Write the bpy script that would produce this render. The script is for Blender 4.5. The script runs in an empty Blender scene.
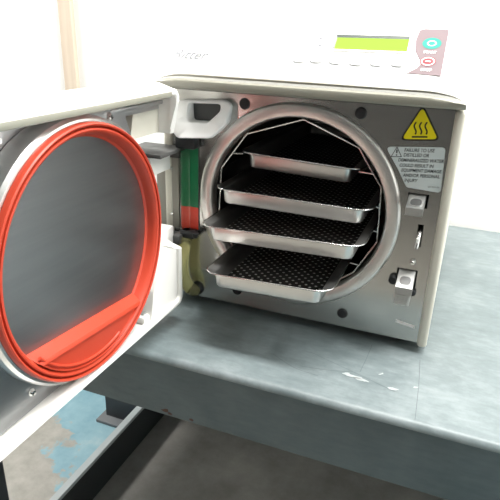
import bpy, bmesh, math, random
from mathutils import Vector, Matrix
random.seed(4)
S = bpy.context.scene
COL = S.collection
Z0 = 1.055                      # bench height offset: scene coordinates are relative to the chamber centre
PI = math.pi

# ------------------------------------------------------------------ materials
def mat(name, col, rough=.5, metal=0., spec=.5, **kw):
    m = bpy.data.materials.new(name); m.use_nodes = True
    nt = m.node_tree; b = nt.nodes['Principled BSDF']
    b.inputs['Base Color'].default_value = (*col, 1)
    b.inputs['Roughness'].default_value = rough
    b.inputs['Metallic'].default_value = metal
    b.inputs['Specular IOR Level'].default_value = spec
    for k, v in kw.items():
        b.inputs[k].default_value = v
    return m
def nodes(m): return m.node_tree, m.node_tree.nodes, m.node_tree.links, m.node_tree.nodes['Principled BSDF']
def tex(m, scale=(1, 1, 1), kind='Object', rot=(0, 0, 0)):
    nt, N, L, b = nodes(m)
    tc = N.new('ShaderNodeTexCoord'); mp = N.new('ShaderNodeMapping')
    mp.inputs['Scale'].default_value = scale; mp.inputs['Rotation'].default_value = rot
    L.new(tc.outputs[kind], mp.inputs['Vector']); return mp.outputs['Vector']
def noise(m, vec, scale, detail=4, rough=.55):
    nt, N, L, b = nodes(m)
    n = N.new('ShaderNodeTexNoise'); n.inputs['Scale'].default_value = scale
    n.inputs['Detail'].default_value = detail; n.inputs['Roughness'].default_value = rough
    L.new(vec, n.inputs['Vector']); return n.outputs['Fac']
def ramp(m, fac, stops):
    nt, N, L, b = nodes(m)
    r = N.new('ShaderNodeValToRGB'); e = r.color_ramp.elements
    while len(e) < len(stops): e.new(.5)
    for i, (p, c) in enumerate(stops):
        e[i].position = p; e[i].color = (*c, 1) if len(c) == 3 else c
    L.new(fac, r.inputs['Fac']); return r.outputs['Color']
def mathn(m, op, a, b_=None):
    nt, N, L, b = nodes(m)
    n = N.new('ShaderNodeMath'); n.operation = op
    for i, v in enumerate((a, b_)):
        if v is None: continue
        if isinstance(v, (int, float)): n.inputs[i].default_value = v
        else: L.new(v, n.inputs[i])
    return n.outputs[0]
def mixc(m, fac, a, c):
    nt, N, L, b = nodes(m)
    n = N.new('ShaderNodeMix'); n.data_type = 'RGBA'
    for k, v in ((0, fac), (6, a), (7, c)):
        if isinstance(v, (tuple, list)): n.inputs[k].default_value = (*v, 1)
        elif isinstance(v, float): n.inputs[k].default_value = v
        else: L.new(v, n.inputs[k])
    return n.outputs[2]
def bump(m, fac, strength=.2, dist=.001):
    nt, N, L, b = nodes(m)
    n = N.new('ShaderNodeBump'); n.inputs['Strength'].default_value = strength; n.inputs['Distance'].default_value = dist
    L.new(fac, n.inputs['Height']); L.new(n.outputs['Normal'], b.inputs['Normal'])
def setc(m, sock, name='Base Color'):
    nt, N, L, b = nodes(m); L.new(sock, b.inputs[name])

def brushed(name, col, rough, scale, var=.12, b_=.05, cv=(.86, 1.1)):
    m = mat(name, col, rough, 1.)
    v = tex(m, scale)
    n = noise(m, v, 1., 5)
    setc(m, mathn(m, 'MULTIPLY_ADD', n, var * 2), 'Roughness')
    nt, N, L, b = nodes(m)
    mm = [x for x in N if x.type == 'MATH'][-1]; mm.inputs[2].default_value = rough - var
    c0 = tuple(x * cv[0] for x in col); c1 = tuple(min(1, x * cv[1]) for x in col)
    setc(m, ramp(m, n, [(.3, c0), (.7, c1)]))
    if b_: bump(m, n, b_, .0004)
    return m
M = {}
M['panel_steel'] = brushed('brushed_panel_steel', (.53, .52, .495), .24, (3, 3, 260), .025, 0, (.95, 1.04))
M['ring_steel'] = brushed('ring_steel', (.78, .75, .72), .38, (8, 8, 8), .03, 0)
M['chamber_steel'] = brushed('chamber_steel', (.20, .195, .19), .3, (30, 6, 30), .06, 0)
M['tray_steel'] = brushed('tray_steel', (.62, .61, .59), .34, (9, 9, 9), .03, 0)
M['wire_steel'] = mat('wire_steel', (.72, .71, .69), .22, 1.)
M['chrome'] = mat('latch_chrome', (.78, .78, .77), .16, 1.)
M['latch'] = mat('satin_latch_metal', (.60, .60, .59), .38, 1.)
M['latch_dimple'] = mat('dark_latch_dimple', (.20, .20, .198), .5, 1.)  # darker grey tone for the flat oval
M['chrome_dull'] = mat('latch_cast_metal', (.62, .62, .61), .45, 1.)
M['door_steel'] = brushed('door_plate_steel', (.34, .345, .35), .36, (3, 5, 90), .015, .004, (.95, 1.04))
M['bright_steel'] = brushed('door_rim_steel', (.80, .79, .78), .3, (10, 10, 10), .03, 0)
M['sheet_steel'] = brushed('door_bracket_steel', (.58, .58, .59), .42, (6, 6, 6), .03, 0)
M['hinge_steel'] = mat('hinge_steel', (.085, .085, .083), .5, 0., .3)
M['hinge_plate'] = mat('hinge_plate_paint', (.33, .315, .275), .42)
M['white'] = mat('white_plastic', (.86, .85, .815), .38)
M['cream'] = mat('cream_plastic', (.70, .675, .585), .42)
M['lip'] = mat('warm_grey_trim_and_rim_shade', (.27, .262, .218), .32)
M['funnel'] = mat('translucent_white_plastic', (.93, .93, .92), .32)
M['mouth'] = mat('dark_funnel_mouth', (.045, .05, .05), .4)
M['black'] = mat('black_rubber', (.018, .02, .022), .5)
M['pocket'] = mat('dark_recess_metal', (.02, .02, .02), .6)
M['red'] = mat('red_silicone', (.50, .050, .022), .42)
M['green_decal'] = mat('green_level_band', (.004, .17, .062), .4)
M['red_decal'] = mat('red_level_band', (.80, .06, .03), .4)
M['sticker'] = mat('sticker_white', (.66, .72, .72), .5)
M['yellow'] = mat('warning_yellow', (.90, .76, .006), .42)
M['ink'] = mat('black_ink', (.012, .012, .012), .5)
M['inkgrey'] = mat('grey_ink', (.06, .065, .07), .5)
M['logo'] = mat('pale_grey_logo_ink', (.27, .275, .29), .7, 0, .1)
M['logo_ink'] = mat('grey_logo_ink', (.24, .245, .26), .9, 0, .0)
M['mauve'] = mat('washed_out_mauve_keypad', (.235, .185, .195), .7, 0, .05)  # overexposed wash-out painted into the keypad colour
M['teal'] = mat('teal_key', (.06, .30, .25), .7, 0, .05)
M['keyred'] = mat('red_key', (.30, .085, .095), .7, 0, .05)
M['keywhite'] = mat('white_keypad_print', (.86, .84, .83), .5)
M['button'] = mat('pale_membrane_button', (.72, .72, .71), .4)
M['bezel_shade'] = mat('bezel_shade_tone', (.055, .07, .055), .4)
m = M['lcd'] = mat('lcd_backlight', (.04, .06, .008), .8, 0, .03)
b = m.node_tree.nodes['Principled BSDF']
b.inputs['Emission Color'].default_value = (.37, .60, .085, 1); b.inputs['Emission Strength'].default_value = 1.
# clear yellowed tube
m = M['tube'] = mat('yellowed_clear_tube', (.96, .90, .44), .10)
b = m.node_tree.nodes['Principled BSDF']
b.inputs['Transmission Weight'].default_value = .82; b.inputs['IOR'].default_value = 1.3
m = M['glass'] = mat('clear_level_tube', (.93, .97, .90), .06)
b = m.node_tree.nodes['Principled BSDF']
b.inputs['Transmission Weight'].default_value = 1.; b.inputs['IOR'].default_value = 1.18
# perforated tray base: dark reflection painted into the steel, pale staggered dots
m = M['perf'] = mat('perforated_tray_steel', (.10, .098, .095), .34, 1.)
nt, N, L, b = nodes(m)
v = tex(m, (1, 1, 1))
sp = .0155
def dotmask(off):
    sx = N.new('ShaderNodeVectorMath'); sx.operation = 'MULTIPLY_ADD'
    sx.inputs[1].default_value = (1 / sp, 1 / sp, 0); sx.inputs[2].default_value = (off, off, 0)
    L.new(v, sx.inputs[0])
    fr = N.new('ShaderNodeVectorMath'); fr.operation = 'FRACTION'; L.new(sx.outputs[0], fr.inputs[0])
    su = N.new('ShaderNodeVectorMath'); su.operation = 'SUBTRACT'; su.inputs[1].default_value = (.5, .5, 0); L.new(fr.outputs[0], su.inputs[0])
    le = N.new('ShaderNodeVectorMath'); le.operation = 'LENGTH'; L.new(su.outputs[0], le.inputs[0])
    return mathn(m, 'LESS_THAN', le.outputs['Value'], .14)
dm = mathn(m, 'MAXIMUM', dotmask(0), dotmask(.5))
setc(m, mixc(m, dm, (.10, .098, .095), (.90, .89, .86)))
setc(m, mathn(m, 'MULTIPLY_ADD', dm, -.85), 'Metallic'); [x for x in N if x.type == 'MATH'][-1].inputs[2].default_value = 1.
# bench paint
m = M['bench'] = mat('worn_grey_green_bench_paint', (.15, .18, .185), .42)
v = tex(m, (1, 1, 1)); n1 = noise(m, v, 5, 6, .6); n2 = noise(m, tex(m, (24, 70, 20), rot=(0, 0, .3)), 1.2, 6, .7)
n3 = noise(m, v, 38, 5, .7)
mx = mathn(m, 'ADD', mathn(m, 'MULTIPLY', n1, .5), mathn(m, 'ADD', mathn(m, 'MULTIPLY', n2, .3), mathn(m, 'MULTIPLY', n3, .2)))
c = ramp(m, mx, [(.36, (.096, .123, .129)), (.5, (.152, .185, .191)), (.63, (.232, .268, .274))])
w = ramp(m, noise(m, tex(m, (14, 30, 30), rot=(0, 0, .4)), 1.1, 7, .72), [(.68, (0, 0, 0)), (.76, (1, 1, 1))])
nt, N, L, b = nodes(m)
setc(m, mixc(m, mathn(m, 'MULTIPLY', w, .45), c, (.34, .36, .355)))
setc(m, ramp(m, mx, [(.35, (.34,) * 3), (.65, (.55,) * 3)]), 'Roughness')
bump(m, n2, .06, .0006)
m = M['tray_wall'] = mat('dark_tray_wall', (.02, .024, .026), .5)  # near-black tone for the floor tray's walls
m = M['scratch'] = mat('dark_scratch', (.085, .108, .114), .5)
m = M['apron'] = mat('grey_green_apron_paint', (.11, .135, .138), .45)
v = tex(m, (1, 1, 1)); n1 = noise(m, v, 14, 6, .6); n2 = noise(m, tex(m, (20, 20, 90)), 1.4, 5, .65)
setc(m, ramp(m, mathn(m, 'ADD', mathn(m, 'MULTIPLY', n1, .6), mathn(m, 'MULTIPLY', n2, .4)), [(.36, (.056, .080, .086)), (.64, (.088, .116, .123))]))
m = M['rust'] = mat('rust_stain', (.075, .032, .022), .8)
m = M['scuff'] = mat('pale_scuff_mark', (.36, .39, .39), .6)
m = M['shelf'] = mat('grimy_grey_steel_tray', (.14, .135, .125), .5)
setc(m, ramp(m, noise(m, tex(m), 7, 6, .65), [(.3, (.19, .18, .165)), (.7, (.33, .315, .29))]))
m = M['shelf_edge'] = mat('worn_pale_tray_edge', (.46, .50, .51), .4)
M['dark_leg'] = mat('dark_bench_leg_paint', (.030, .034, .040), .5)
M['foot'] = mat('worn_foot_steel', (.16, .17, .18), .5)
# floor
m = M['floor'] = mat('worn_blue_painted_floor', (.3, .4, .45), .45)
nt, N, L, b = nodes(m)
v = tex(m); sep = N.new('ShaderNodeSeparateXYZ'); L.new(v, sep.inputs[0])
nz = noise(m, v, 6, 8, .62)
f = mathn(m, 'ADD', mathn(m, 'ADD', mathn(m, 'MULTIPLY', mathn(m, 'SUBTRACT', nz, .5), .62), mathn(m, 'SUBTRACT', sep.outputs['Y'], .40)), mathn(m, 'MULTIPLY', mathn(m, 'ADD', sep.outputs['X'], .935), .9))
k = ramp(m, f, [(.0, (0, 0, 0)), (.02, (1, 1, 1))])
nb = noise(m, v, 11, 6, .6)
blue = ramp(m, nb, [(.3, (.20, .38, .47)), (.6, (.30, .49, .56)), (.8, (.44, .57, .60))])
grey = ramp(m, noise(m, v, 19, 7, .65), [(.3, (.34, .325, .29)), (.7, (.48, .46, .42))])
chips = ramp(m, noise(m, v, 28, 4, .6), [(.72, (0, 0, 0)), (.75, (1, 1, 1))])
setc(m, mixc(m, chips, mixc(m, k, grey, blue), (.55, .58, .58)))
# room
M['wall'] = mat('white_wall_paint', (.90, .90, .885), .8)
M['wall_far'] = mat('dark_unseen_wall_paint', (.06, .06, .059), .8)
M['ceiling'] = mat('ceiling_paint', (.62, .62, .61), .9)
m = M['wood'] = mat('pale_wood_trim', (.62, .47, .34), .5)
setc(m, ramp(m, noise(m, tex(m, (40, 40, 2)), 1.5, 5), [(.3, (.60, .49, .39)), (.7, (.70, .60, .49))]))

# ------------------------------------------------------------------ geometry helpers (scene-relative coordinates)
ROOT = {}
def link(o): COL.objects.link(o); return o
def thing(name, loc, label, cat, group=None):
    o = link(bpy.data.objects.new(name, None)); o.location = (loc[0], loc[1], loc[2] + Z0)
    o.empty_display_size = .05
    o['label'] = label; o['category'] = cat
    if group: o['group'] = group
    ROOT[o.name] = Vector(o.location)
    return o
def wl(o):
    v = Vector((0, 0, 0))
    while o: v += Vector(o.location); o = o.parent
    return v
def smooth(me, ang=40):
    for p in me.polygons: p.use_smooth = True
    try: me.set_sharp_from_angle(angle=math.radians(ang))
    except Exception: pass
def obj(name, bm, material, parent=None, sm=True, local=False, ang=40, fix=True):
    """one mesh object; bm is in scene-relative coordinates (local=True: already in the parent's frame)"""
    if fix: bmesh.ops.recalc_face_normals(bm, faces=bm.faces[:])
    me = bpy.data.meshes.new(name)
    if not local:
        off = Vector((0, 0, Z0)) - (wl(parent) if parent else Vector((0, 0, 0)))
        for v in bm.verts: v.co += off
    bm.to_mesh(me); bm.free()
    me.materials.append(M[material] if isinstance(material, str) else material)
    if sm: smooth(me, ang)
    o = link(bpy.data.objects.new(name, me))
    if parent: o.parent = parent
    return o
def nb_(): return bmesh.new()
def box(bm, x0, x1, y0, y1, z0, z1, bev=0., seg=2):
    r = bmesh.ops.create_cube(bm, size=1.)
    vs = r['verts']
    for v in vs:
        v.co = Vector(((x0 + x1) / 2 + v.co.x * (x1 - x0), (y0 + y1) / 2 + v.co.y * (y1 - y0), (z0 + z1) / 2 + v.co.z * (z1 - z0)))
    if bev:
        es = list({e for v in vs for e in v.link_edges})
        bmesh.ops.bevel(bm, geom=es, offset=bev, segments=seg, profile=.5, affect='EDGES')
    return bm
def bx(*a, **k): return box(nb_(), *a, **k)
def loft(bm, loops, cap0=True, cap1=True, closed=True):
    rows = [[bm.verts.new(p) for p in lp] for lp in loops]
    n = len(rows[0])
    for a, b in zip(rows, rows[1:]):
        for i in range(n if closed else n - 1):
            j = (i + 1) % n
            bm.faces.new((a[i], a[j], b[j], b[i]))
    if cap0: bm.faces.new(rows[0][::-1])
    if cap1: bm.faces.new(rows[-1])
    return bm
def prism(pts, fn, d0, d1, bev=0., seg=2):
    """polygon pts (u,v) mapped by fn(u,v,d)"""
    bm = nb_()
    loft(bm, [[fn(u, v, d0) for u, v in pts], [fn(u, v, d1) for u, v in pts]])
    if bev:
        es = [e for e in bm.edges if e.is_manifold and e.calc_face_angle(0) > .6]
        bmesh.ops.bevel(bm, geom=es, offset=bev, segments=seg, profile=.5, affect='EDGES')
    return bm
def lathe(prof, fn, n=96, closed=True, bm=None):
    """prof list of (r, t); fn(r*cos, r*sin, t) -> point; closed profile makes a ring"""
    bm = bm or nb_()
    rows = []
    for i in range(n):
        a = 2 * PI * i / n
        rows.append([bm.verts.new(fn(r * math.cos(a), r * math.sin(a), t)) for r, t in prof])
    m_ = len(prof)
    for i in range(n):
        A, B = rows[i], rows[(i + 1) % n]
        for k in range(m_ if closed else m_ - 1):
            k2 = (k + 1) % m_
            bm.faces.new((A[k], A[k2], B[k2], B[k]))
    return bm
def disc(c, r, fn, n=48, bm=None):
    bm = bm or nb_()
    bm.faces.new([bm.verts.new(fn(c[0] + r * math.cos(2 * PI * i / n), c[1] + r * math.sin(2 * PI * i / n))) for i in range(n)])
    return bm
def smoothpath(pts, sub=6, closed=False):
    P = [Vector(p) for p in pts]; out = []
    n = len(P)
    for i in range(n if closed else n - 1):
        p0 = P[(i - 1) % n] if closed or i > 0 else P[i]; p1 = P[i]; p2 = P[(i + 1) % n]
        p3 = P[(i + 2) % n] if closed or i + 2 < n else p2
        for k in range(sub):
            t = k / sub
            out.append(.5 * ((2 * p1) + (p2 - p0) * t + (2 * p0 - 5 * p1 + 4 * p2 - p3) * t * t + (3 * p1 - p0 - 3 * p2 + p3) * t ** 3))
    if not closed: out.append(P[-1])
    return out
def tube(path, r, n=10, closed=False, bm=None, caps=True):
    bm = bm or nb_()
    P = [Vector(p) for p in path]; rows = []
    N_ = len(P); up = None
    for i in range(N_):
        a = P[(i - 1) % N_] if closed or i > 0 else P[i]
        b = P[(i + 1) % N_] if closed or i < N_ - 1 else P[i]
        t = (b - a).normalized()
        if up is None:
            up = Vector((0, 0, 1)) if abs(t.z) < .9 else Vector((1, 0, 0))
        u = t.cross(up).normalized(); w = u.cross(t).normalized(); up = w
        rr = r[i] if isinstance(r, (list, tuple)) else r
        rows.append([bm.verts.new(P[i] + (u * math.cos(2 * PI * k / n) + w * math.sin(2 * PI * k / n)) * rr) for k in range(n)])
    for i in range(N_ if closed else N_ - 1):
        A, B = rows[i], rows[(i + 1) % N_]
        for k in range(n):
            bm.faces.new((A[k], A[(k + 1) % n], B[(k + 1) % n], B[k]))
    if not closed and caps:
        bm.faces.new(rows[0][::-1]); bm.faces.new(rows[-1])
    return bm
def roundpoly(pts, r, seg=5):
    """round the corners of a 2-D polygon"""
    out = []; n = len(pts)
    for i in range(n):
        p = Vector(pts[i]); a = Vector(pts[i - 1]); b = Vector(pts[(i + 1) % n])
        rr = r[i] if isinstance(r, (list, tuple)) else r
        if rr <= 0: out.append(tuple(p)); continue
        da = (a - p).normalized(); db = (b - p).normalized()
        half = da.angle(db) / 2
        d = min(rr / math.tan(half), (a - p).length * .49, (b - p).length * .49)
        q0 = p + da * d; q1 = p + db * d
        for k in range(seg + 1):
            t = k / seg
            out.append(tuple(q0 * (1 - t) ** 2 + p * 2 * t * (1 - t) + q1 * t * t))
    return out
def rrect(hw, hd, r, seg=6, cx=0, cy=0):
    out = []
    for sx, sy, a0 in ((1, 1, 0), (-1, 1, 90), (-1, -1, 180), (1, -1, 270)):
        for k in range(seg + 1):
            a = math.radians(a0 + 90 * k / seg)
            out.append((cx + sx * (hw - r) + r * math.cos(a), cy + sy * (hd - r) + r * math.sin(a)))
    return out
def cut(o, cutters):
    """boolean-subtract temporary bmeshes (scene-relative) from a top/child mesh object"""
    for bm in cutters:
        bmesh.ops.recalc_face_normals(bm, faces=bm.faces[:])
        off = Vector((0, 0, Z0)) - wl(o)
        for v in bm.verts: v.co += off
        me = bpy.data.meshes.new('cut'); bm.to_mesh(me); bm.free()
        c = link(bpy.data.objects.new('cut', me)); c.parent = o
        md = o.modifiers.new('b', 'BOOLEAN'); md.operation = 'DIFFERENCE'; md.object = c; md.solver = 'EXACT'
        bpy.context.view_layer.update()
        new = bpy.data.meshes.new_from_object(o.evaluated_get(bpy.context.evaluated_depsgraph_get()))
        o.modifiers.clear()
        bpy.data.objects.remove(c); o.data = new
    smooth(o.data, 35)
def text(body, name, size, origin, U, V, parent, material, shear=0., align='LEFT', lift=.0003, bold=0., sx=1.):
    cu = bpy.data.curves.new('t', 'FONT'); cu.body = body; cu.size = size; cu.shear = shear; cu.align_x = align
    cu.offset = bold; cu.extrude = 0
    t = link(bpy.data.objects.new('t', cu)); bpy.context.view_layer.update()
    me = bpy.data.meshes.new_from_object(t.evaluated_get(bpy.context.evaluated_depsgraph_get()))
    bpy.data.objects.remove(t)
    U = Vector(U).normalized(); V = Vector(V).normalized(); Nn = U.cross(V)
    off = Vector((0, 0, Z0)) - wl(parent)
    for v in me.vertices:
        v.co = Vector(origin) + U * v.co.x * sx + V * v.co.y + Nn * lift + off
    me.name = name
    me.materials.clear(); me.materials.append(M[material])
    o = link(bpy.data.objects.new(name, me)); o.parent = parent
    return o
def struct(name, bm, material):
    o = obj(name, bm, material, sm=False); o['kind'] = 'structure'; return o
XZ = lambda y: (lambda u, v, d=0: Vector((u, y + d, v)))

def ribbon(pts, w, y):
    bm = nb_(); P = [Vector((p[0], p[1])) for p in pts]; rows = []
    for i, p in enumerate(P):
        t = (P[min(i + 1, len(P) - 1)] - P[max(i - 1, 0)]).normalized(); n = Vector((-t.y, t.x)) * w / 2
        rows.append([Vector((p.x + n.x, y, p.y + n.y)), Vector((p.x - n.x, y, p.y - n.y))])
    R_ = [[bm.verts.new(q) for q in r] for r in rows]
    for a, b_ in zip(R_, R_[1:]): bm.faces.new((a[0], a[1], b_[1], b_[0]))
    return bm
# ------------------------------------------------------------------ room
FL = -1.055
struct('floor', bx(-2.6, 2.6, -3.2, .70, FL - .05, FL), 'floor')
struct('wall_back', bx(-2.6, 2.6, .70, .80, FL, 1.75), 'wall')
struct('wall_left', bx(-2.7, -2.6, -3.2, .80, FL, 1.75), 'wall')
struct('wall_right', bx(2.6, 2.7, -3.2, .80, FL, 1.75), 'wall')
struct('wall_front', bx(-2.7, 2.7, -3.3, -3.2, FL, 1.75), 'wall_far')  # unseen wall, added and kept dark for the steel's reflections
struct('ceiling', bx(-2.7, 2.7, -3.3, .80, 1.75, 1.80), 'ceiling')
struct('trim_1', bx(-.985, -.938, .682, .70, FL, 1.4, bev=.003), 'wood')

# ------------------------------------------------------------------ workbench
TT = -.2055        # top surface
XL, XR, YF, YB = -.86, 1.35, -.180, .672
bench = thing('workbench', (.25, .25, FL), 'worn grey-green painted steel workbench the steriliser stands on', 'workbench')
bm = nb_()
prof = [(YF + .004, TT - .0125), (YF, TT - .0105)] + [(YF + .0095 - .0095 * math.cos(t * PI / 12), TT - .0095 + .0095 * math.sin(t * PI / 12)) for t in range(7)] + [(YB, TT), (YB, TT - .0125)]
loft(bm, [[Vector((XL, y, z)) for y, z in prof], [Vector((XR, y, z)) for y, z in prof]])
top = obj('benchtop', bm, 'bench', bench)
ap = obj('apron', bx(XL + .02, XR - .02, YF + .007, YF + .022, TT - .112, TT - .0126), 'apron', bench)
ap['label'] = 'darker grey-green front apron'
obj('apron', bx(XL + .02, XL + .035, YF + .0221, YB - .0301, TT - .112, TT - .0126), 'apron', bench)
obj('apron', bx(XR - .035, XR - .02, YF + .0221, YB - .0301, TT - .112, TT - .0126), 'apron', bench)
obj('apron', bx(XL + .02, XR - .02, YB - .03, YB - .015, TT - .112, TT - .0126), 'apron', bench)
for (lx0, lx1, ly) in ((-.80, -.655, .52), (-.80, -.655, -.13), (1.12, 1.265, .52), (1.12, 1.265, -.13)):
    bm = nb_()
    box(bm, lx0, lx1, ly, ly + .008, FL + .012, TT - .0127)
    box(bm, lx0, lx0 + .008, ly + .008, ly + .07, FL + .012, TT - .0127)
    box(bm, lx1 - .008, lx1, ly + .008, ly + .07, FL + .012, TT - .0127)
    lg = obj('leg', bm, 'dark_leg', bench)
    obj('foot_plate', bx(lx0 - .02, lx1 + .02, ly - .035, ly + .085, FL, FL + .0119, bev=.002), 'foot', lg)
def blot(pts, y=None, z=None, h=.0004):
    """small irregular flat mark, on a horizontal (z) or frontal (y) surface"""
    if z is not None: return prism(pts, lambda u, v, d: Vector((u, v, z + d)), .00005, h)
    return prism(pts, lambda u, v, d: Vector((u, y + d, v)), -h, -.00005)
def irregular(cx, cy, rx, ry, n=14, rot=0., jit=.35):
    out = []
    for i in range(n):
        a = 2 * PI * i / n; k = 1 + random.uniform(-jit, jit)
        x = rx * k * math.cos(a); y = ry * k * math.sin(a)
        out.append((cx + x * math.cos(rot) - y * math.sin(rot), cy + x * math.sin(rot) + y * math.cos(rot)))
    return out
for cx, cy, rx, ry, ro in ((.140, -.1085, .016, .0035, -.03), (.150, -.1120, .010, .0026, -.1), (.196, -.1155, .0065, .0028, .1), (.128, -.104, .004, .0016, .3), (.225, -.098, .004, .0014, .6), (.175, -.085, .005, .0012, .9)):
    obj('paint_scuff', blot(irregular(cx, cy, rx, ry, 16, ro), z=TT), 'scuff', top, sm=False)['label'] = 'small white paint scuff'
for pts in (((.0586, -.1147), (.100, -.108), (.1338, -.0977)), ((.1478, -.0095), (.147, -.05), (.1448, -.0928)), ((.2241, -.0221), (.229, -.09), (.2325, -.1713)), ((.062, -.0713), (.13, -.095), (.1998, -.1209)), ((.010, -.10), (.05, -.122), (.09, -.128))):
    sc = ribbon([(p[0], p[1]) for p in smoothpath([(x, y, 0) for x, y in pts], 6)], .0007, 0)
    for v_ in sc.verts: v_.co = Vector((v_.co.x, v_.co.z, TT + .0002))
    obj('scratch', sc, 'scratch', top, sm=False)['label'] = 'thin dark scratch'
for cx, cz, rx, rz in ((-.1405, -.3095, .0065, .004), (-.133, -.3125, .004, .0022), (-.094, -.3125, .0035, .0028)):
    obj('rust_spot', blot(irregular(cx, cz, rx, rz, 12), y=YF + .007), 'rust', ap, sm=False)['label'] = 'brown rust spot'

# open steel tray on the floor below
tb = thing('floor_tray', (.1, .2, FL), 'low open grey steel tray with a pale raised rim on the floor under the workbench', 'tray')
bm = nb_()
x0, x1, y0, y1, zt = -.610, .95, -.10, .66, -.885
lo = lambda a, z: [Vector((x0 + a, y0 + a, z)), Vector((x1 - a, y0 + a, z)), Vector((x1 - a, y1 - a, z)), Vector((x0 + a, y1 - a, z))]
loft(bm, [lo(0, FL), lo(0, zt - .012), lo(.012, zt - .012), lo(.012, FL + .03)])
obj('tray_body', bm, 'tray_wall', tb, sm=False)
obj('tray_bottom', bx(x0 + .0122, x1 - .0122, y0 + .0122, y1 - .0122, FL + .0301, FL + .034), 'shelf', tb, sm=False)['label'] = 'grimy grey-brown tray bottom'
bm = nb_()
loft(bm, [lo(-.002, zt - .0118), lo(-.002, zt), lo(.018, zt), lo(.018, zt - .0118)], False, False)
bmesh.ops.bridge_loops(bm, edges=[e for e in bm.edges if e.is_boundary])
obj('tray_rim', bm, 'shelf_edge', tb, sm=False)['label'] = 'pale worn rim'

# ------------------------------------------------------------------ steriliser
W = .2146; ZB = -.189; ZT = .1725
ac = thing('autoclave', (0, .25, TT), 'white tabletop steam steriliser with a stainless front panel and its round door swung open', 'steriliser')
# front panel with chamber opening and latch slots
fp = obj('front_panel', bx(-W, W, 0, .003, ZB, ZT), 'panel_steel', ac)
cutters = [lathe([(.1635, -.02), (.0001, -.02), (.0001, .02), (.1635, .02)], lambda a, b_, t: Vector((a, t, b_)), 128)]
P1 = (.1690, .1980, .0290, .0498); P2 = (.1690, .1990, -.1005, -.0683); P3 = (.1895, .1975, -.0300, .0045)
for a in (P1, P2, P3): cutters.append(bx(a[0], a[1], -.02, .02, a[2], a[3]))
cut(fp, cutters)
fp['label'] = 'brushed stainless steel front panel'
for i, a in enumerate((P1, P2, P3)):
    bm = nb_()
    e = .002
    lo2 = lambda g, y: [Vector((a[0] - g, y, a[2] - g)), Vector((a[1] + g, y, a[2] - g)), Vector((a[1] + g, y, a[3] + g)), Vector((a[0] - g, y, a[3] + g))]
    loft(bm, [lo2(e, .0032), lo2(0, .0032), lo2(0, .05), lo2(e, .05)], False, False)
    bm.faces.new([bm.verts.new(p) for p in lo2(0, .05)])
    obj('latch_pocket', bm, 'pocket', ac, sm=False)
# chamber ring
prof = [(.141, .012), (.141, .002), (.1425, -.0035), (.145, -.0055), (.160, -.0050), (.1627, -.0035), (.164, -.0005), (.164, .012)]
rg = obj('chamber_ring', lathe(prof, lambda a, b_, t: Vector((a, t, b_)), 128), 'ring_steel', ac, ang=50)
rg['label'] = 'polished round chamber rim'
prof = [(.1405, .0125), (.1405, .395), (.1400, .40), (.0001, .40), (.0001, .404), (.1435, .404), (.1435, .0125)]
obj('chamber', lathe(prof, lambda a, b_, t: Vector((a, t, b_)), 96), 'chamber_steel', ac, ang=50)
# plugs
for x, z in ((.0892, .1550), (-.0885, .1545), (.0930, -.1650), (-.0935, -.1625)):
    obj('panel_plug', lathe([(.0001, -.0026), (.0070, -.0024), (.0086, -.0008), (.0088, 0), (.0001, 0)], lambda a, b_, t, x=x, z=z: Vector((x + a, t - .0001, z + b_)), 28, closed=False), 'black', ac)
obj('panel_rivet', lathe([(.0001, -.006), (.003, -.0055), (.0047, -.003), (.005, 0), (.0001, 0)], lambda a, b_, t: Vector((.1902 + a, t - .0001, -.0554 + b_)), 24, closed=False), 'chrome', ac)
obj('panel_label', prism([(.1785, -.1605), (.1785, -.1562), (.2075, -.1605), (.2075, -.1652)], lambda u, v, d: Vector((u, d, v)), -.0007, -.0001), 'keywhite', ac, sm=False)['label'] = 'small blank white strip'
# latches
def latch(x0, x1, pts, name, win):
    bm = prism(pts, lambda u, v, d: Vector((d, u, v)), x0, x1, bev=.0018)
    o = obj(name, bm, 'latch', ac)
    # oval finger dimple on the top face
    (ya, za), (yb, zb) = win
    A = Vector((0, ya, za)); B = Vector((0, yb, zb)); c = (A + B) / 2; cx = (x0 + x1) / 2
    V = (B - A).normalized(); n = Vector((1, 0, 0)).cross(V)
    if n.z < 0: n = -n
    hu = (x1 - x0) * .36; hv = (B - A).length * .33
    oval = [(hu * math.copysign(abs(math.cos(t)) ** .7, math.cos(t)), hv * math.copysign(abs(math.sin(t)) ** .7, math.sin(t))) for t in [2 * PI * i / 32 for i in range(32)]]
    b1 = nb_()
    L_ = [[Vector((cx, c.y, c.z)) + Vector((1, 0, 0)) * u * s + V * v * s + n * h for u, v in oval] for s, h in ((1.12, .0001), (1.10, .0007), (.94, .0007), (.90, .0003))]
    loft(b1, L_, False, False)
    obj('dimple_rim', b1, 'chrome_dull', o, fix=True)
    b2 = nb_(); b2.faces.new([b2.verts.new(Vector((cx, c.y, c.z)) + Vector((1, 0, 0)) * u * .92 + V * v * .92 + n * .0003) for u, v in oval])
    obj('dimple', b2, 'latch_dimple', o, sm=False)
    return o
la = latch(.1708, .1945, [(.03, .0575), (0, .0480), (-.030, .0362), (-.0305, .0250), (-.022, .0245), (-.018, .030), (.03, .034)], 'door_latch', ((-.004, .0464), (-.0295, .0364)))
lb = latch(.1722, .1965, [(.03, -.060), (.0, -.0705), (-.0300, -.0866), (-.0310, -.0975), (-.018, -.1010), (.03, -.085)], 'door_latch', ((-.006, -.0737), (-.0298, -.0865)))
bm = nb_()
box(bm, .1722, .1950, -.0290, -.0050, -.1160, -.0980, bev=.0015)
for k in range(5): box(bm, .174, .1925, -.0302, -.0291, -.1145 + k * .0034, -.1127 + k * .0034)
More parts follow.
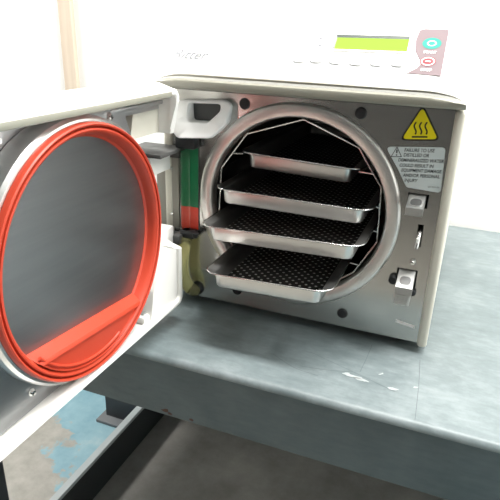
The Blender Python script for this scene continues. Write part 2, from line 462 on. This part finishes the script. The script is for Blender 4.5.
obj('latch_grip', bm, 'chrome_dull', lb)['label'] = 'ribbed lower grip'
obj('pivot_knob', lathe([(.0001, -.010), (.0055, -.010), (.0068, -.008), (.0068, -.0001), (.0001, -.0001)], lambda a, b_, t: Vector((.1655 + a, t, -.0875 + b_)), 24, closed=False), 'black', ac)
obj('pivot_knob', lathe([(.0001, -.006), (.004, -.006), (.005, -.005), (.005, -.0001), (.0001, -.0001)], lambda a, b_, t: Vector((.1965 + a, t, -.104 + b_)), 24, closed=False), 'black', ac)
# release lever in the slot
pth = smoothpath([(.1935, .03, .004), (.1935, .004, -.006), (.1930, -.010, -.016), (.1925, -.016, -.028)], 5)
obj('release_lever', tube(pth, [.0032] * (len(pth) - 1) + [.0028], 10), 'chrome', ac)

# warning triangle
def rot2(p, c, a): return (c[0] + (p[0] - c[0]) * math.cos(a) - (p[1] - c[1]) * math.sin(a), c[1] + (p[0] - c[0]) * math.sin(a) + (p[1] - c[1]) * math.cos(a))
tri = [(.1465, .1222), (.2015, .1272), (.1715, .1745)]
cen = (sum(p[0] for p in tri) / 3, sum(p[1] for p in tri) / 3)
ws = obj('heat_warning_sticker', prism(roundpoly(tri, .0055, 7), lambda u, v, d: Vector((u, d, v)), -.0005, -.0001), 'ink', ac, sm=False)
ws['label'] = 'yellow triangular hot-surface sticker with black border'
tri2 = [(cen[0] + (p[0] - cen[0]) * .865, cen[1] + (p[1] - cen[1]) * .865) for p in tri]
obj('yellow_field', prism(roundpoly(tri2, .0040, 7), lambda u, v, d: Vector((u, d, v)), -.0009, -.00055), 'yellow', ws, sm=False)
TA = math.radians(5.2); tc = (.1735, .1385)
for k in range(3):
    pts = []
    for i in range(17):
        t = i / 16
        pts.append(rot2((tc[0] - .0072 + k * .0072 + .0017 * math.sin(2 * PI * t * .95 + .5) + .0012 * (t - .5), tc[1] - .0050 + t * .0165), tc, TA))
    obj('heat_wave', ribbon(pts, .0021, -.0011), 'ink', ws, sm=False)
obj('base_bar', ribbon([rot2((tc[0] - .0112, tc[1] - .0085), tc, TA), rot2((tc[0] + .0095, tc[1] - .0085), tc, TA)], .0022, -.0011), 'ink', ws, sm=False)
# water warning sticker
sp_ = [(.1290, .1118), (.2095, .1188), (.2128, .0548), (.1655, .0570), (.1495, .0830)]
st = obj('water_warning_sticker', prism(roundpoly(sp_, [.005, .005, .005, .006, .03], 7), lambda u, v, d: Vector((u, d, v)), -.0005, -.0001), 'sticker', ac, sm=False)
st['label'] = 'pale printed sticker about using distilled water'
AU = math.radians(4.2); U = (math.cos(AU), 0, math.sin(AU)); V = (-math.sin(AU), 0, math.cos(AU))
y_ = -.0006
for body, x, z in (('FAILURE TO USE', .1555, .1078), ('DISTILLED OR', .1553, .1008), ('DEMINERALIZED WATER', .1488, .0930), ('COULD RESULT IN', .1515, .0858), ('EQUIPMENT DAMAGE', .1550, .0790), ('AND/OR PERSONAL', .1585, .0720), ('INJURY', .1612, .0650)):
    text(body, 'printed_text', .0066, (x, y_, z), U, V, st, 'inkgrey', shear=.18, bold=.00010, sx=.835)
text('057-0524-00', 'printed_text', .0030, (.1945, y_, .0606), U, V, st, 'inkgrey')
bm = nb_()
o3 = [(.1377, .0980), (.1537, .0996), (.1450, .1140)]
ctr = (sum(p[0] for p in o3) / 3, sum(p[1] for p in o3) / 3)
i3 = [(ctr[0] + (p[0] - ctr[0]) * .80, ctr[1] + (p[1] - ctr[1]) * .80) for p in o3]
A = [bm.verts.new(Vector((p[0], y_ - .0002, p[1]))) for p in roundpoly(o3, .001, 3)]
B = [bm.verts.new(Vector((p[0], y_ - .0002, p[1]))) for p in roundpoly(i3, .0008, 3)]
for i in range(len(A)):
    j = (i + 1) % len(A); bm.faces.new((A[i], A[j], B[j], B[i]))
obj('alert_triangle', bm, 'inkgrey', st, sm=False)
bm = ribbon([(.1454, .1094), (.1456, .1044)], .0019, y_ - .0002)
disc((.14568, .1017), .0011, lambda u, v: Vector((u, y_ - .0002, v)), 12, bm)
obj('exclamation_mark', bm, 'inkgrey', st, sm=False)

# side covers, back, bottom, feet
for s in (-1, 1):
    xa, xb = sorted((s * (W + .0002), s * .2295))
    o = obj('side_cover', bx(xa, xb, -.005, .50, -.1945, .1690, bev=.005, seg=3), 'cream', ac)
bm = nb_(); box(bm, -W, W, .49, .50, -.19, .17); box(bm, -W, W, .0035, .489, -.1885, -.1850)
obj('rear_cover', bm, 'cream', ac)
for x in (-.185, .185):
    for y in (.04, .45):
        obj('rubber_foot', lathe([(.0001, -.1946), (.016, -.1946), (.017, -.1965), (.0155, TT + .0004), (.0001, TT + .0004)], lambda a, b_, t, x=x, y=y: Vector((x + a, y + b_, t)), 24, closed=False), 'black', ac)
# console / top cover lofted across the width, ends drooping
def con_prof(d, k=0.):
    p = [(.50, .1735), (-.022, .1735), (-.0295, .1762), (-.0315, .1795), (-.0315, .1900), (-.0300, .1940), (-.0265, .1985)]
    a = math.radians(45); q = []
    for s in (.012, .05, .09, .13, .145):
        q.append((-.03 + s * math.cos(a), .195 + s * math.sin(a)))
    p += q + [(.080, .3025), (.095, .3055), (.12, .3065), (.50, .300)]
    out = []
    for y, z in p:
        zz = z - d * min(1., max(0., (z - .174) / .03))
        out.append((y + k * (1 if y < .2 else 0), zz))
    return out
bm = nb_(); rows = []
HW = .2260
xs = []
for i in range(9):
    t = i / 8
    x = HW - .055 + .055 * math.sin(t * PI / 2)
    d = .019 * (1 - math.cos(t * PI / 2)); xs.append((x, d, .004 * (1 - math.cos(t * PI / 2))))
st_ = [(-x, d, k) for x, d, k in reversed(xs)] + xs
loft(bm, [[Vector((x, y, z)) for y, z in con_prof(d, k)] for x, d, k in st_])
cons = obj('control_console', bm, 'white', ac, ang=50)
cons['label'] = 'white top cover with sloping control face'
# grey-beige lip strip along the cover's front edge
bm = nb_()
def lip_prof(d, k): return [(-.0330 + k, .1735), (-.0365 + k, .1765), (-.0372 + k, .1835 - d * .2), (-.0362 + k, .1862 - d * .45), (-.0340 + k, .1876 - d * .45), (-.0312 + k, .1882 - d * .5), (-.0308 + k, .1925 - d * .85), (-.0312 + k, .1943 - d * .95), (-.0300 + k, .1955 - d), (-.005 + k, .1952 - d), (-.005 + k, .1735)]
e = .0012
loft(bm, [[Vector((math.copysign(abs(x) + e, x), y, z)) for y, z in lip_prof(d, k)] for x, d, k in st_])
obj('front_lip', bm, 'lip', ac, ang=35)['label'] = 'warm grey moulded edge strip'
bm = nb_(); box(bm, -W, W, -.0010, -.0002, .1690, .1734)
obj('panel_seam', bm, 'pocket', ac, sm=False)

# fascia frame
FA = math.radians(45); FO = Vector((0, -.03, .195)); FU = Vector((1, 0, 0)); FV = Vector((0, math.cos(FA), math.sin(FA))); FN = FU.cross(FV)
def F(u, v, d=0.): return FO + FU * u + FV * v + FN * d
# display: recessed screen inside a raised frame
dp = obj('bezel_shade_tone', None, 'bezel_shade', ac) if False else None
bm = nb_()
O_ = [(.0340, .0570), (.1425, .0585), (.1425, .0915), (.0340, .0895)]
Q_ = [(.0375, .0600), (.1398, .0612), (.1395, .0885), (.0375, .0868)]
loft(bm, [[F(u, v, -.002) for u, v in O_], [F(u, v, .0012) for u, v in O_], [F(u, v, .0012) for u, v in Q_], [F(u, v, -.002) for u, v in Q_]], False, False)
dpo = obj('display', bm, 'white', ac, sm=False); dpo['label'] = 'backlit yellow-green text display'
bm = nb_(); bm.faces.new([bm.verts.new(F(u, v, .0003)) for u, v in Q_])
obj('screen', bm, 'lcd', dpo, sm=False, fix=False)
bm = nb_()
def strip2(a, b_, d0, d1):
    bm.faces.new([bm.verts.new(p) for p in (F(*a[0], d0), F(*a[1], d0), F(*b_[1], d1), F(*b_[0], d1))])
strip2(((.0375, .0868), (.1395, .0885)), ((.0380, .0818), (.1390, .0835)), .0011, .0005)
strip2(((.0375, .0868), (.0375, .0600)), ((.0398, .0862), (.0398, .0600)), .0011, .0005)
obj('screen_edge_shade', bm, 'bezel_shade', dpo, sm=False)  # shadow of the frame painted along the screen's top and left
# membrane buttons
for (u, v) in ((-.0052, .0408), (.0187, .0420), (.0469, .0415), (.0751, .0410), (.1037, .0418), (.1313, .0430)):
    bt = obj('control_button', loft(nb_(), [[F(u + a * s, v + b_ * s, h) for a, b_ in rrect(.0085, .0072, .0060, 5)] for s, h in ((1.08, -.0005), (1.08, .0006), (.98, .0013), (.86, .0009))], False, True), 'button', ac)
    obj('button_edge', loft(nb_(), [[F(u + a * s + .0006, v + b_ * s - .0009, .0002) for a, b_ in rrect(.0085, .0072, .0060, 5)] for s in (1.24, 1.05)], False, False), 'logo', bt, sm=False)
for (u, v, kind) in ((-.0076, .0733, 0), (.0157, .0788, 1), (.0179, .0662, 2)):
    bm = nb_()
    pts = [(-.0045, -.001), (.0045, -.001), (.0045, .001), (-.0045, .001)] if kind == 0 else ([(-.004, -.002), (.004, -.002), (0, .0035)] if kind == 1 else [(-.004, .002), (0, -.0035), (.004, .002)])
    bm.faces.new([bm.verts.new(F(u + a, v + b_, .0004)) for a, b_ in pts])
    obj('printed_symbol', bm, 'logo', ac, sm=False)
# start / stop keypad
kp_pts = [(.1500, .1000), (.1560, .1030), (.1880, .1030), (.1895, .0240), (.1455, .0252), (.1575, .0345), (.1618, .0430), (.1560, .0535), (.1505, .0640), (.1480, .0820)]
kp = obj('keypad_panel', prism(kp_pts, F, .0001, .0007), 'mauve', ac, sm=False); kp['label'] = 'mauve start and stop keypad with light wash-out painted in'
def fdisc(u, v, r1, r2=0, h=.0010, n=40):
    bm = nb_()
    A = [[F(u + r1 * 1.25 * math.cos(2 * PI * i / n), v + r1 * math.sin(2 * PI * i / n), h) for i in range(n)]]
    if r2:
        A.append([F(u + r2 * 1.25 * math.cos(2 * PI * i / n), v + r2 * math.sin(2 * PI * i / n), h) for i in range(n)])
        return loft(bm, A, False, False)
    bm.faces.new([bm.verts.new(p) for p in A[0]]); return bm
k1 = obj('start_key', fdisc(.1697, .0775, .0098), 'teal', kp, sm=False); k1['label'] = 'teal round start key'
obj('start_key_print', fdisc(.1697, .0775, .0048, .0036, .0012), 'keywhite', kp, sm=False)
k2 = obj('stop_key', fdisc(.1697, .0463, .0082), 'keyred', kp, sm=False); k2['label'] = 'red round stop key'
obj('stop_key_print', fdisc(.1697, .0463, .0070, .0056, .0012), 'keywhite', kp, sm=False)
obj('stop_key_print', prism([(.1665, .0455), (.1730, .0455), (.1730, .0472), (.1665, .0472)], F, .0011, .0013), 'keywhite', kp, sm=False)
text('START', 'printed_text', .0058, F(.1697, .0600, .0010), FU, FV, kp, 'keywhite', align='CENTER', bold=.0002)
text('STOP', 'printed_text', .0058, F(.1697, .0300, .0010), FU, FV, kp, 'keywhite', align='CENTER', bold=.0002)
text('Ritter.', 'printed_logo', .0240, F(-.2080, .0290, .0004), FU, FV, ac, 'logo_ink', shear=.35, bold=.0002)

# fill funnel
bm = nb_()
fo = roundpoly([(-.2065, .1155), (-.1985, .1535), (-.1160, .1600), (-.1040, .1535), (-.1090, .1244), (-.1290, .1026), (-.1872, .0975)], [.010, .010, .010, .008, .012, .014, .010], 6)
fi = roundpoly([(-.1757, .1505), (-.1215, .1530), (-.1213, .1422), (-.1397, .1241), (-.1743, .1226)], [.004, .006, .007, .010, .006], 6)
fcx, fcz = -.152, .136
def radial(poly, n=64):
    out = []
    for i in range(n):
        d = Vector((math.cos(2 * PI * i / n), math.sin(2 * PI * i / n))); best = None
        for k in range(len(poly)):
            p = Vector(poly[k - 1]) - Vector((fcx, fcz)); e_ = Vector(poly[k]) - Vector(poly[k - 1])
            den = d.x * e_.y - d.y * e_.x
            if abs(den) < 1e-12: continue
            t = (p.x * e_.y - p.y * e_.x) / den; q = (p.x * d.y - p.y * d.x) / den
            if t > 0 and -1e-6 <= q <= 1 + 1e-6: best = max(best or 0, t)
        out.append((fcx + d.x * best, fcz + d.y * best))
    return out
fo = radial(fo); fi = radial(fi)
def fs(u, v, k, y): return Vector((fcx + (u - fcx) * k, y, fcz + (v - fcz) * k))
def fd(z): return -.014 - .022 * max(0., min(1., (.158 - z) / .06))
loft(bm, [[fs(u, v, .93, -.0002) for u, v in fo], [fs(u, v, 1., fd(v) + .006) for u, v in fo], [fs(u, v, .985, fd(v) + .0015) for u, v in fo], [fs(u, v, .94, fd(v)) for u, v in fo],
          [fs(u, v, 1.06, fd(v)) for u, v in fi], [fs(u, v, 1., fd(v) + .002) for u, v in fi], [fs(u, v, .99, -.0003) for u, v in fi]], False, False)
fn = obj('fill_funnel', bm, 'funnel', ac, ang=50); fn['label'] = 'white moulded water filling funnel'
bm = nb_(); bm.faces.new([bm.verts.new(fs(u, v, .992, -.0008)) for u, v in fi])
obj('funnel_mouth', bm, 'mouth', fn, sm=False)

# level gauge
gz = ((.0900, -.0225, 'green_decal', 'green_band'), (-.0226, -.0615, 'red_decal', 'red_band'))
gg = obj('level_gauge', bx(-.2005, -.1660, -.0018, -.0001, -.0640, .0960), 'hinge_steel', ac); gg['label'] = 'upright water level gauge with green and red bands'
for z1, z0, mm, nm in gz:
    obj(nm, bx(-.1995, -.1670, -.0024, -.00185, z0, z1), mm, gg, sm=False)
obj('sight_tube', tube([(-.1855, -.0120, .1020 - i * .018) for i in range(10)], .0072, 16), 'glass', gg)
bm = nb_(); box(bm, -.1990, -.1640, -.0210, -.0026, .0790, .0985, bev=.003)
obj('tube_fitting', bm, 'black', gg)
bm = nb_(); box(bm, -.1930, -.1660, -.0220, -.0026, -.0740, -.0600, bev=.003)
tube(smoothpath([(-.1700, -.010, -.066), (-.1640, -.020, -.066), (-.1620, -.022, -.060)], 4), .0055, 10, bm=bm)
obj('tube_fitting', bm, 'black', gg)
pth = smoothpath([(-.1835, -.0150, -.0740), (-.1870, -.0190, -.0950), (-.1890, -.0215, -.1200), (-.1870, -.0215, -.1450), (-.1800, -.0190, -.1630), (-.1735, -.0120, -.1730), (-.1725, -.0040, -.1745)], 6)
obj('drain_tube', tube(pth, .0110, 20), 'tube', ac)['label'] = 'yellowed clear bent drain hose'
obj('drain_fitting', lathe([(.0001, -.008), (.0100, -.0078), (.0125, -.005), (.0130, -.0001), (.0001, -.0001)], lambda a, b_, t: Vector((-.1715 + a, t, -.1745 + b_)), 28, closed=False), 'black', ac)

# ------------------------------------------------------------------ hinge hardware (on the left edge of the panel)
hp = obj('hinge_plate', bx(-.2450, -.2035, -.0030, -.0006, -.0640, .0640, bev=.0006), 'hinge_plate', ac)
hp['label'] = 'grey-beige hinge plate with two screws'
def screw(c, ax, r, parent, h=.0035, name='screw'):
    f = {'y': lambda a, b_, t: Vector((c[0] + a, c[1] - t, c[2] + b_)), 'x': lambda a, b_, t: Vector((c[0] + t, c[1] + a, c[2] + b_))}[ax]
    return obj(name, lathe([(.0001, h), (r * .6, h * .95), (r * .95, h * .5), (r, 0), (.0001, 0)], f, 20, closed=False), 'chrome', parent)
for z in (.0400, -.0390): screw((-.2160, -.0031, z), 'y', .0034, hp)
AX = (-.2245, -.0615)
def hinge(z, blk, pin):
    bm = nb_()
    box(bm, -.2650, -.1900, -.0820, -.0031, z, z + .006, bev=.001)
    box(bm, -.2450, -.1980, -.0090, -.0031, z - .014, z, bev=.001)
    h = obj('hinge', bm, 'hinge_steel', ac)
    obj('hinge_pin', tube([(AX[0], AX[1], z - .030), (AX[0], AX[1], z + .004)], .0045, 16), 'chrome_dull', h)
    obj('hinge_block', bx(-.2520, -.2080, -.0800, -.0200, z - blk, z - .0003, bev=.002), 'white', h)
    return h
h1 = hinge(.0735, .0300, 1)
bm = nb_(); box(bm, -.2480, -.2030, -.0300, -.0031, -.0960, -.0700, bev=.001)
h2 = obj('hinge', bm, 'hinge_steel', ac)
obj('hinge_block', bx(-.2520, -.1990, -.0760, -.0302, -.0800, -.0500, bev=.002), 'white', h2)
obj('hinge_pin', tube([(AX[0], AX[1], -.105), (AX[0], AX[1], -.044)], .0055, 16), 'chrome_dull', h2)
bm = nb_(); box(bm, -.2020, -.1870, -.0340, -.0040, -.0830, -.0670, bev=.002)
obj('hinge_catch', bm, 'hinge_steel', h2)

# ------------------------------------------------------------------ open door (stands perpendicular to the panel; interior faces +x)
XR_, XO = -.1630, -.2640
YA, YE = -.0680, -.5050
DB, DT = -.1680, .1775
DC = -.2860
def DX(a, b_, t): return Vector((t, DC + a, b_))
def loopyz(g, x, r, n=6):
    return [Vector((x, y, z)) for y, z in rrect((YA - YE) / 2 - g, (DT - DB) / 2 - g, r, n, (YA + YE) / 2, (DT + DB) / 2)]
bm = nb_()
def dome(x, top, hinge, end, r, bot=0.):
    y0_, y1_ = YE - end, YA + hinge; z0_, z1_ = DB - bot, DT + top
    return [Vector((x, y, z)) for y, z in rrect((y1_ - y0_) / 2, (z1_ - z0_) / 2, r, 6, (y0_ + y1_) / 2, (z0_ + z1_) / 2)]
loft(bm, [dome(XO, -.010, -.004, -.012, .02, -.012), dome(XO + .006, -.002, .008, -.003, .018, -.004), dome(XO + .022, .0050, .020, 0, .016), dome(XO + .044, .0070, .0225, 0, .015), dome(XO + .062, .0055, .0200, 0, .014), dome(XO + .080, .0028, .0100, 0, .013), loopyz(0, XR_ - .002, .012), loopyz(.002, XR_, .011),
          loopyz(.0060, XR_, .009), loopyz(.0080, XR_ - .002, .008), loopyz(.0085, XR_ - .012, .008), loopyz(.0055, XR_ - .013, .009), loopyz(.0055, XO + .008, .010)])
door = obj('door', bm, 'white', ac, ang=40)
door['label'] = 'white round-chamber door swung open to the left'
# hinge-side cut-out
cut(door, [prism([(-.150, .1590), (-.1640, .1590), (-.1775, .1120), (-.2620, .1120), (-.2620, -.0700), (-.150, -.0700)], lambda u, v, d: Vector((u, d, v)), -.0790, -.03)])
# corner bosses
obj('corner_boss', prism(roundpoly([(-.0705, .1130), (-.0770, .1700), (-.1350, .1700), (-.1500, .1130)], .004, 4), lambda u, v, d: Vector((d, u, v)), -.2585, -.1965, bev=.002), 'cream', door)
obj('rim_shade_strip', bx(-.1700, -.1624, -.4955, -.0900, DT - .0100, DT - .0015, bev=.0015), 'lip', door)['label'] = 'warm grey strip painting the shade under the top edge'  # strip paints the shaded underside of the door's top flange
obj('corner_boss', prism(roundpoly([(-.0770, -.1620), (-.0770, -.0710), (-.1090, -.0560), (-.1500, -.1150), (-.1600, -.1620)], .004, 4), lambda u, v, d: Vector((d, u, v)), -.2585, -.1690, bev=.002), 'white', door)
# interior liner and steel plates
obj('door_liner', bx(-.2582, -.2560, -.4990, -.0740, -.1620, .1715), 'cream', door)
pl = obj('clamp_plate', prism(roundpoly([(DC - .112, -.1560), (DC + .068, -.1560), (DC + .108, -.1330), (DC + .112, .1380), (DC + .090, .1690), (DC - .112, .1690)], .008, 4), lambda u, v, d: Vector((d, u, v)), -.2060, -.2030), 'sheet_steel', door, sm=False)
pl['label'] = 'grey steel plate holding the door disc'
for y, z in ((DC + .092, .1505), (DC - .088, -.1455), (DC - .092, .1505), (DC + .074, -.1400)):
    screw((-.2029, y, z), 'x', .0052, pl, .005)
bm = nb_()
box(bm, -.1955, -.1915, DC + .080, -.0790, .1480, .1555, bev=.001)
box(bm, -.1955, -.1850, DC + .080, -.0790, .1557, .1610, bev=.001)
box(bm, -.2020, -.1955, DC + .085, DC + .100, .1480, .1600)
obj('support_bar', bm, 'sheet_steel', door)
obj('bar_bolt', lathe([(.0001, .004), (.004, .004), (.0045, .003), (.0045, 0), (.0001, 0)], lambda a, b_, t: Vector((-.1914 + t, DC + .106 + a, .1520 + b_)), 16, closed=False), 'black', door)
a0_ = math.atan2(-.1560, -.057); a1_ = math.atan2(-.02, -.165)
arc_ = [(DC + .1662 * math.cos(a0_ + (a1_ - a0_) * i / 16), .1662 * math.sin(a0_ + (a1_ - a0_) * i / 16)) for i in range(17)]
ear = obj('corner_bracket', prism(arc_ + [(-.4700, -.0200), (-.4700, -.1590), (DC - .055, -.1590)], lambda u, v, d: Vector((d, u, v)), -.1880, -.1860), 'door_steel', door, sm=False)
ear['label'] = 'grey steel corner bracket under the door disc'
screw((-.1859, -.3960, -.1360), 'x', .0052, ear, .005)
a0_ = math.atan2(.1635, .030); a1_ = math.atan2(.1150, .1200)
arc_ = [(DC + .1662 * math.cos(a0_ + (a1_ - a0_) * i / 12), .1662 * math.sin(a0_ + (a1_ - a0_) * i / 12)) for i in range(13)]
ear = obj('corner_bracket', prism(arc_ + [(-.1640, .1260), (-.1740, .1465), (-.1740, .1650), (DC + .030, .1650)], lambda u, v, d: Vector((d, u, v)), -.1880, -.1860), 'sheet_steel', door, sm=False)
ear['label'] = 'grey steel corner bracket above the door disc'
screw((-.1859, -.2110, .1540), 'x', .0052, ear, .005)
# pressure disc
prof = [(.0001, -.1820), (.1425, -.1820), (.1427, -.1800), (.1450, -.1740), (.1575, -.1725), (.1610, -.1735), (.1640, -.1770), (.1645, -.2025), (.0001, -.2025)]
ds = obj('door_disc', lathe(prof, DX, 128, closed=False), 'door_steel', door, ang=30)
obj('disc_rim', lathe([(.1585, -.1722), (.1612, -.1728), (.1645, -.1765), (.1655, -.1830), (.1655, -.2020), (.1646, -.2020), (.1646, -.1775), (.1605, -.1738)], DX, 128), 'bright_steel', door, ang=30)['label'] = 'bright polished rim of the door disc'
# gasket
prof = [(.1400, -.1818), (.1412, -.1808), (.1430, -.1790), (.1442, -.1730), (.1452, -.1685), (.1462, -.1672), (.1475, -.1652), (.1495, -.1642), (.1510, -.1646), (.1518, -.1700), (.1534, -.1706), (.1541, -.1642), (.1560, -.1632), (.1575, -.1645), (.1582, -.1670), (.1582, -.1718), (.1560, -.1722), (.1470, -.1735), (.1445, -.1815)]
gk = obj('door_gasket', lathe(prof, DX, 128), 'red', door, ang=28)
gk['label'] = 'red silicone sealing ring'
# dam: circular segment across the bottom of the disc
def chord(y): return -.1005 - .0945 * (y - DC) * 1.0
dam = []
R_ = .1455
ys = None
# chord line z = c0 - k*(y-DC)
c0, kk = -.1010, .090
def seg_pts(R_, dz, n=40):
    # intersection of circle radius R_ with line z = c0+dz - kk*u
    A_ = 1 + kk * kk; B_ = -2 * kk * (c0 + dz); C_ = (c0 + dz) ** 2 - R_ * R_
    u0 = (-B_ - math.sqrt(B_ * B_ - 4 * A_ * C_)) / (2 * A_); u1 = (-B_ + math.sqrt(B_ * B_ - 4 * A_ * C_)) / (2 * A_)
    a0 = math.atan2(c0 + dz - kk * u0, u0); a1 = math.atan2(c0 + dz - kk * u1, u1)
    if a0 > 0: a0 -= 2 * PI
    if a1 > 0: a1 -= 2 * PI
    arc = [(R_ * math.cos(a0 + (a1 - a0) * i / n), R_ * math.sin(a0 + (a1 - a0) * i / n)) for i in range(n + 1)]
    return arc
SP = lambda R_, dz, x: [Vector((x, DC + u, v)) for u, v in seg_pts(R_, dz)]
bm = nb_()
loft(bm, [SP(.1430, .0080, -.1817), SP(.1440, .0020, -.1700), SP(.1446, .0005, -.1660), SP(.1440, -.0020, -.1645), SP(.1430, -.0050, -.1645), SP(.1425, -.0060, -.1675)])
obj('gasket_dam', bm, 'red', door, ang=35)['label'] = 'red silicone water dam across the bottom of the seal'
bm = tube([Vector((-.1668, DC + u, v)) for u, v in [(.1385 * math.cos(a), .1385 * math.sin(a)) for a in [math.radians(-142 + i * 3.0) for i in range(24)]]], .0022, 8)
obj('dam_bead', bm, 'red', door)
# strike bracket on the lower flange
bm = nb_(); box(bm, -.1950, -.1730, -.1720, -.1480, DB + .0058, DB + .0180, bev=.003)
sb = obj('latch_strike', bm, 'white', door)
bm = nb_(); box(bm, -.1890, -.1780, -.1660, -.1500, DB + .0181, DB + .0215, bev=.001)
obj('strike_plate', bm, 'chrome_dull', sb)

# ------------------------------------------------------------------ rack and trays
rk = thing('tray_rack', (0, .2, -.1395), 'thin steel wire rack standing inside the round chamber around the trays', 'rack')
OCT = [(.004, .1380), (.0905, .1045), (.1292, .0490), (.1330, -.0360), (.1030, -.0920), (.068, -.1205), (-.068, -.1205), (-.1030, -.0920), (-.1330, -.0360), (-.1292, .0490), (-.0865, .1080)]
for nm, y in (('front_frame', .008), ('rear_frame', .392)):
    P = [Vector((u, y, v)) for u, v in roundpoly(OCT, .003, 3)]
    obj(nm, tube(P, .0013, 8, closed=True), 'wire_steel', rk)
def oct_x(z):
    for (x0, z0), (x1, z1) in zip(OCT, OCT[1:]):
        if x0 > 0 and min(z0, z1) <= z <= max(z0, z1): return x0 + (x1 - x0) * (z - z0) / (z1 - z0)
    return .1
for x, z in ((.004, .1375), (.066, -.1205), (-.066, -.1205), (.1290, .049), (-.1290, .049)):
    obj('tie_rod', tube([(x, .008, z), (x, .392, z)], .0013, 8), 'wire_steel', rk)

TRAYS = [  # flange half width, wall half width, front x, front y, flange z, tilt deg, label
    (.1010, .0840, -.001, .004, .0758, -2.0, 'small perforated steel tray on the topmost rack level'),
    (.1268, .1130, -.001, -.031, .0235, -.4, 'wide perforated steel tray on the second level from the top'),
    (.1280, .1130, -.0015, -.080, -.0190, 1.6, 'wide perforated steel tray on the third level, pulled well out of the chamber'),
    (.1000, .0835, -.0040, -.118, -.0782, 1.9, 'small perforated steel tray on the lowest level, pulled out the furthest'),
]
TD, TH = .360, .0245
def tray_meshes(hw, ww):
    fr = .005                       # front and rear flange
    cy = TD / 2
    def lp(hx, hy, r, z): return [Vector((x, y, z)) for x, y in rrect(hx, hy, r, 7, 0, cy)]
    hy = TD / 2
    bm = nb_()
    loft(bm, [lp(ww - .005, hy - fr - .005, .010, -TH), lp(ww - .0025, hy - fr - .0025, .012, -TH + .0008), lp(ww - .001, hy - fr - .001, .013, -TH + .0030),
              lp(ww + .001, hy - fr + .001, .015, -.0030), lp(hw - .001, hy - .0005, .024, -.0010), lp(hw, hy, .025, -.0004), lp(hw - .0004, hy - .0003, .025, .0002),
              lp(ww + .002, hy - fr + .0025, .016, -.0012), lp(ww - .0008, hy - fr - .0008, .0135, -.0040), lp(ww - .0012, hy - fr - .0012, .013, -TH + .0062), lp(ww - .004, hy - fr - .004, .011, -TH + .0012)])
    b2 = nb_()
    loft(b2, [lp(ww - .0045, hy - fr - .0045, .010, -TH + .0013), lp(ww - .0045, hy - fr - .0045, .010, -TH + .0020)])
    b3 = tube(lp(hw - .0006, hy - .0006, .0245, -.0002), .0011, 8, closed=True)
    return bm, b2, b3
protos = {}
for hw, ww, x0, y0, z, tilt, lab in TRAYS:
    t = thing('instrument_tray', (x0, y0, z), lab, 'tray', 'perforated trays in the chamber')
    t.rotation_euler = (0, -math.radians(tilt), 0)
    a, c, e3 = tray_meshes(hw, ww)
    obj('tray_pan', a, 'tray_steel', t, local=True, ang=50)
    obj('rolled_rim', e3, 'chrome', t, local=True, ang=60)
    obj('perforated_base', c, 'perf', t, local=True, sm=False)
    bpy.context.view_layer.update()
    # rails of the rack carrying this tray
    for s in (-1, 1):
        xr = x0 + s * (hw - .0060)
        zr = z + math.tan(math.radians(tilt)) * (xr - x0) - .0042
        ze = zr
        xe = s * oct_x(ze)
        obj('tray_rail', tube([(xe, .0085, ze), (xr, .0125, zr), (xr, .3875, zr), (xe, .3915, ze)], .0013, 8), 'wire_steel', rk)

# ------------------------------------------------------------------ light
def area(name, loc, size, size_y, power, rot=(0, 0, 0), col=(1, 1, 1)):
    l = bpy.data.lights.new(name, 'AREA'); l.shape = 'RECTANGLE'; l.size = size; l.size_y = size_y; l.energy = power; l.color = col
    o = link(bpy.data.objects.new(name, l)); o.location = (loc[0], loc[1], loc[2] + Z0); o.rotation_euler = rot
    return o
area('unseen_ceiling_light', (.55, -.02, 1.74), 1.5, .30, 54, col=(1, .99, .96))
area('unseen_ceiling_light', (-1.9, .10, 1.74), .30, 1.0, 34, col=(1, .99, .96))  # unseen lamp, placed to brighten the floor under the bench
area('unseen_ceiling_light', (1.8, .0, 1.74), .35, 1.2, 22, col=(1, .99, .96))
area('unseen_ceiling_light', (-.3, -2.0, 1.74), 1.2, .3, 2.5, col=(1, .99, .96))  # unseen weak fill light, added in front
wd = bpy.data.worlds.new('World'); S.world = wd; wd.use_nodes = True
wd.node_tree.nodes['Background'].inputs[0].default_value = (.9, .95, 1, 1); wd.node_tree.nodes['Background'].inputs[1].default_value = .3

# ------------------------------------------------------------------ camera
cd = bpy.data.cameras.new('camera'); cam = link(bpy.data.objects.new('camera', cd))
cam.location = (.2332, -.7977, .2645 + Z0); cam.rotation_euler = (1.1841, -.0314, .3780)
cd.sensor_width = 36; cd.lens = 550.35 / 500 * 36; cd.clip_start = .02
S.camera = cam
S.view_settings.view_transform = 'Standard'; S.view_settings.look = 'None'
S.view_settings.gamma = 1; S.view_settings.use_curve_mapping = False
S.view_settings.exposure = .70
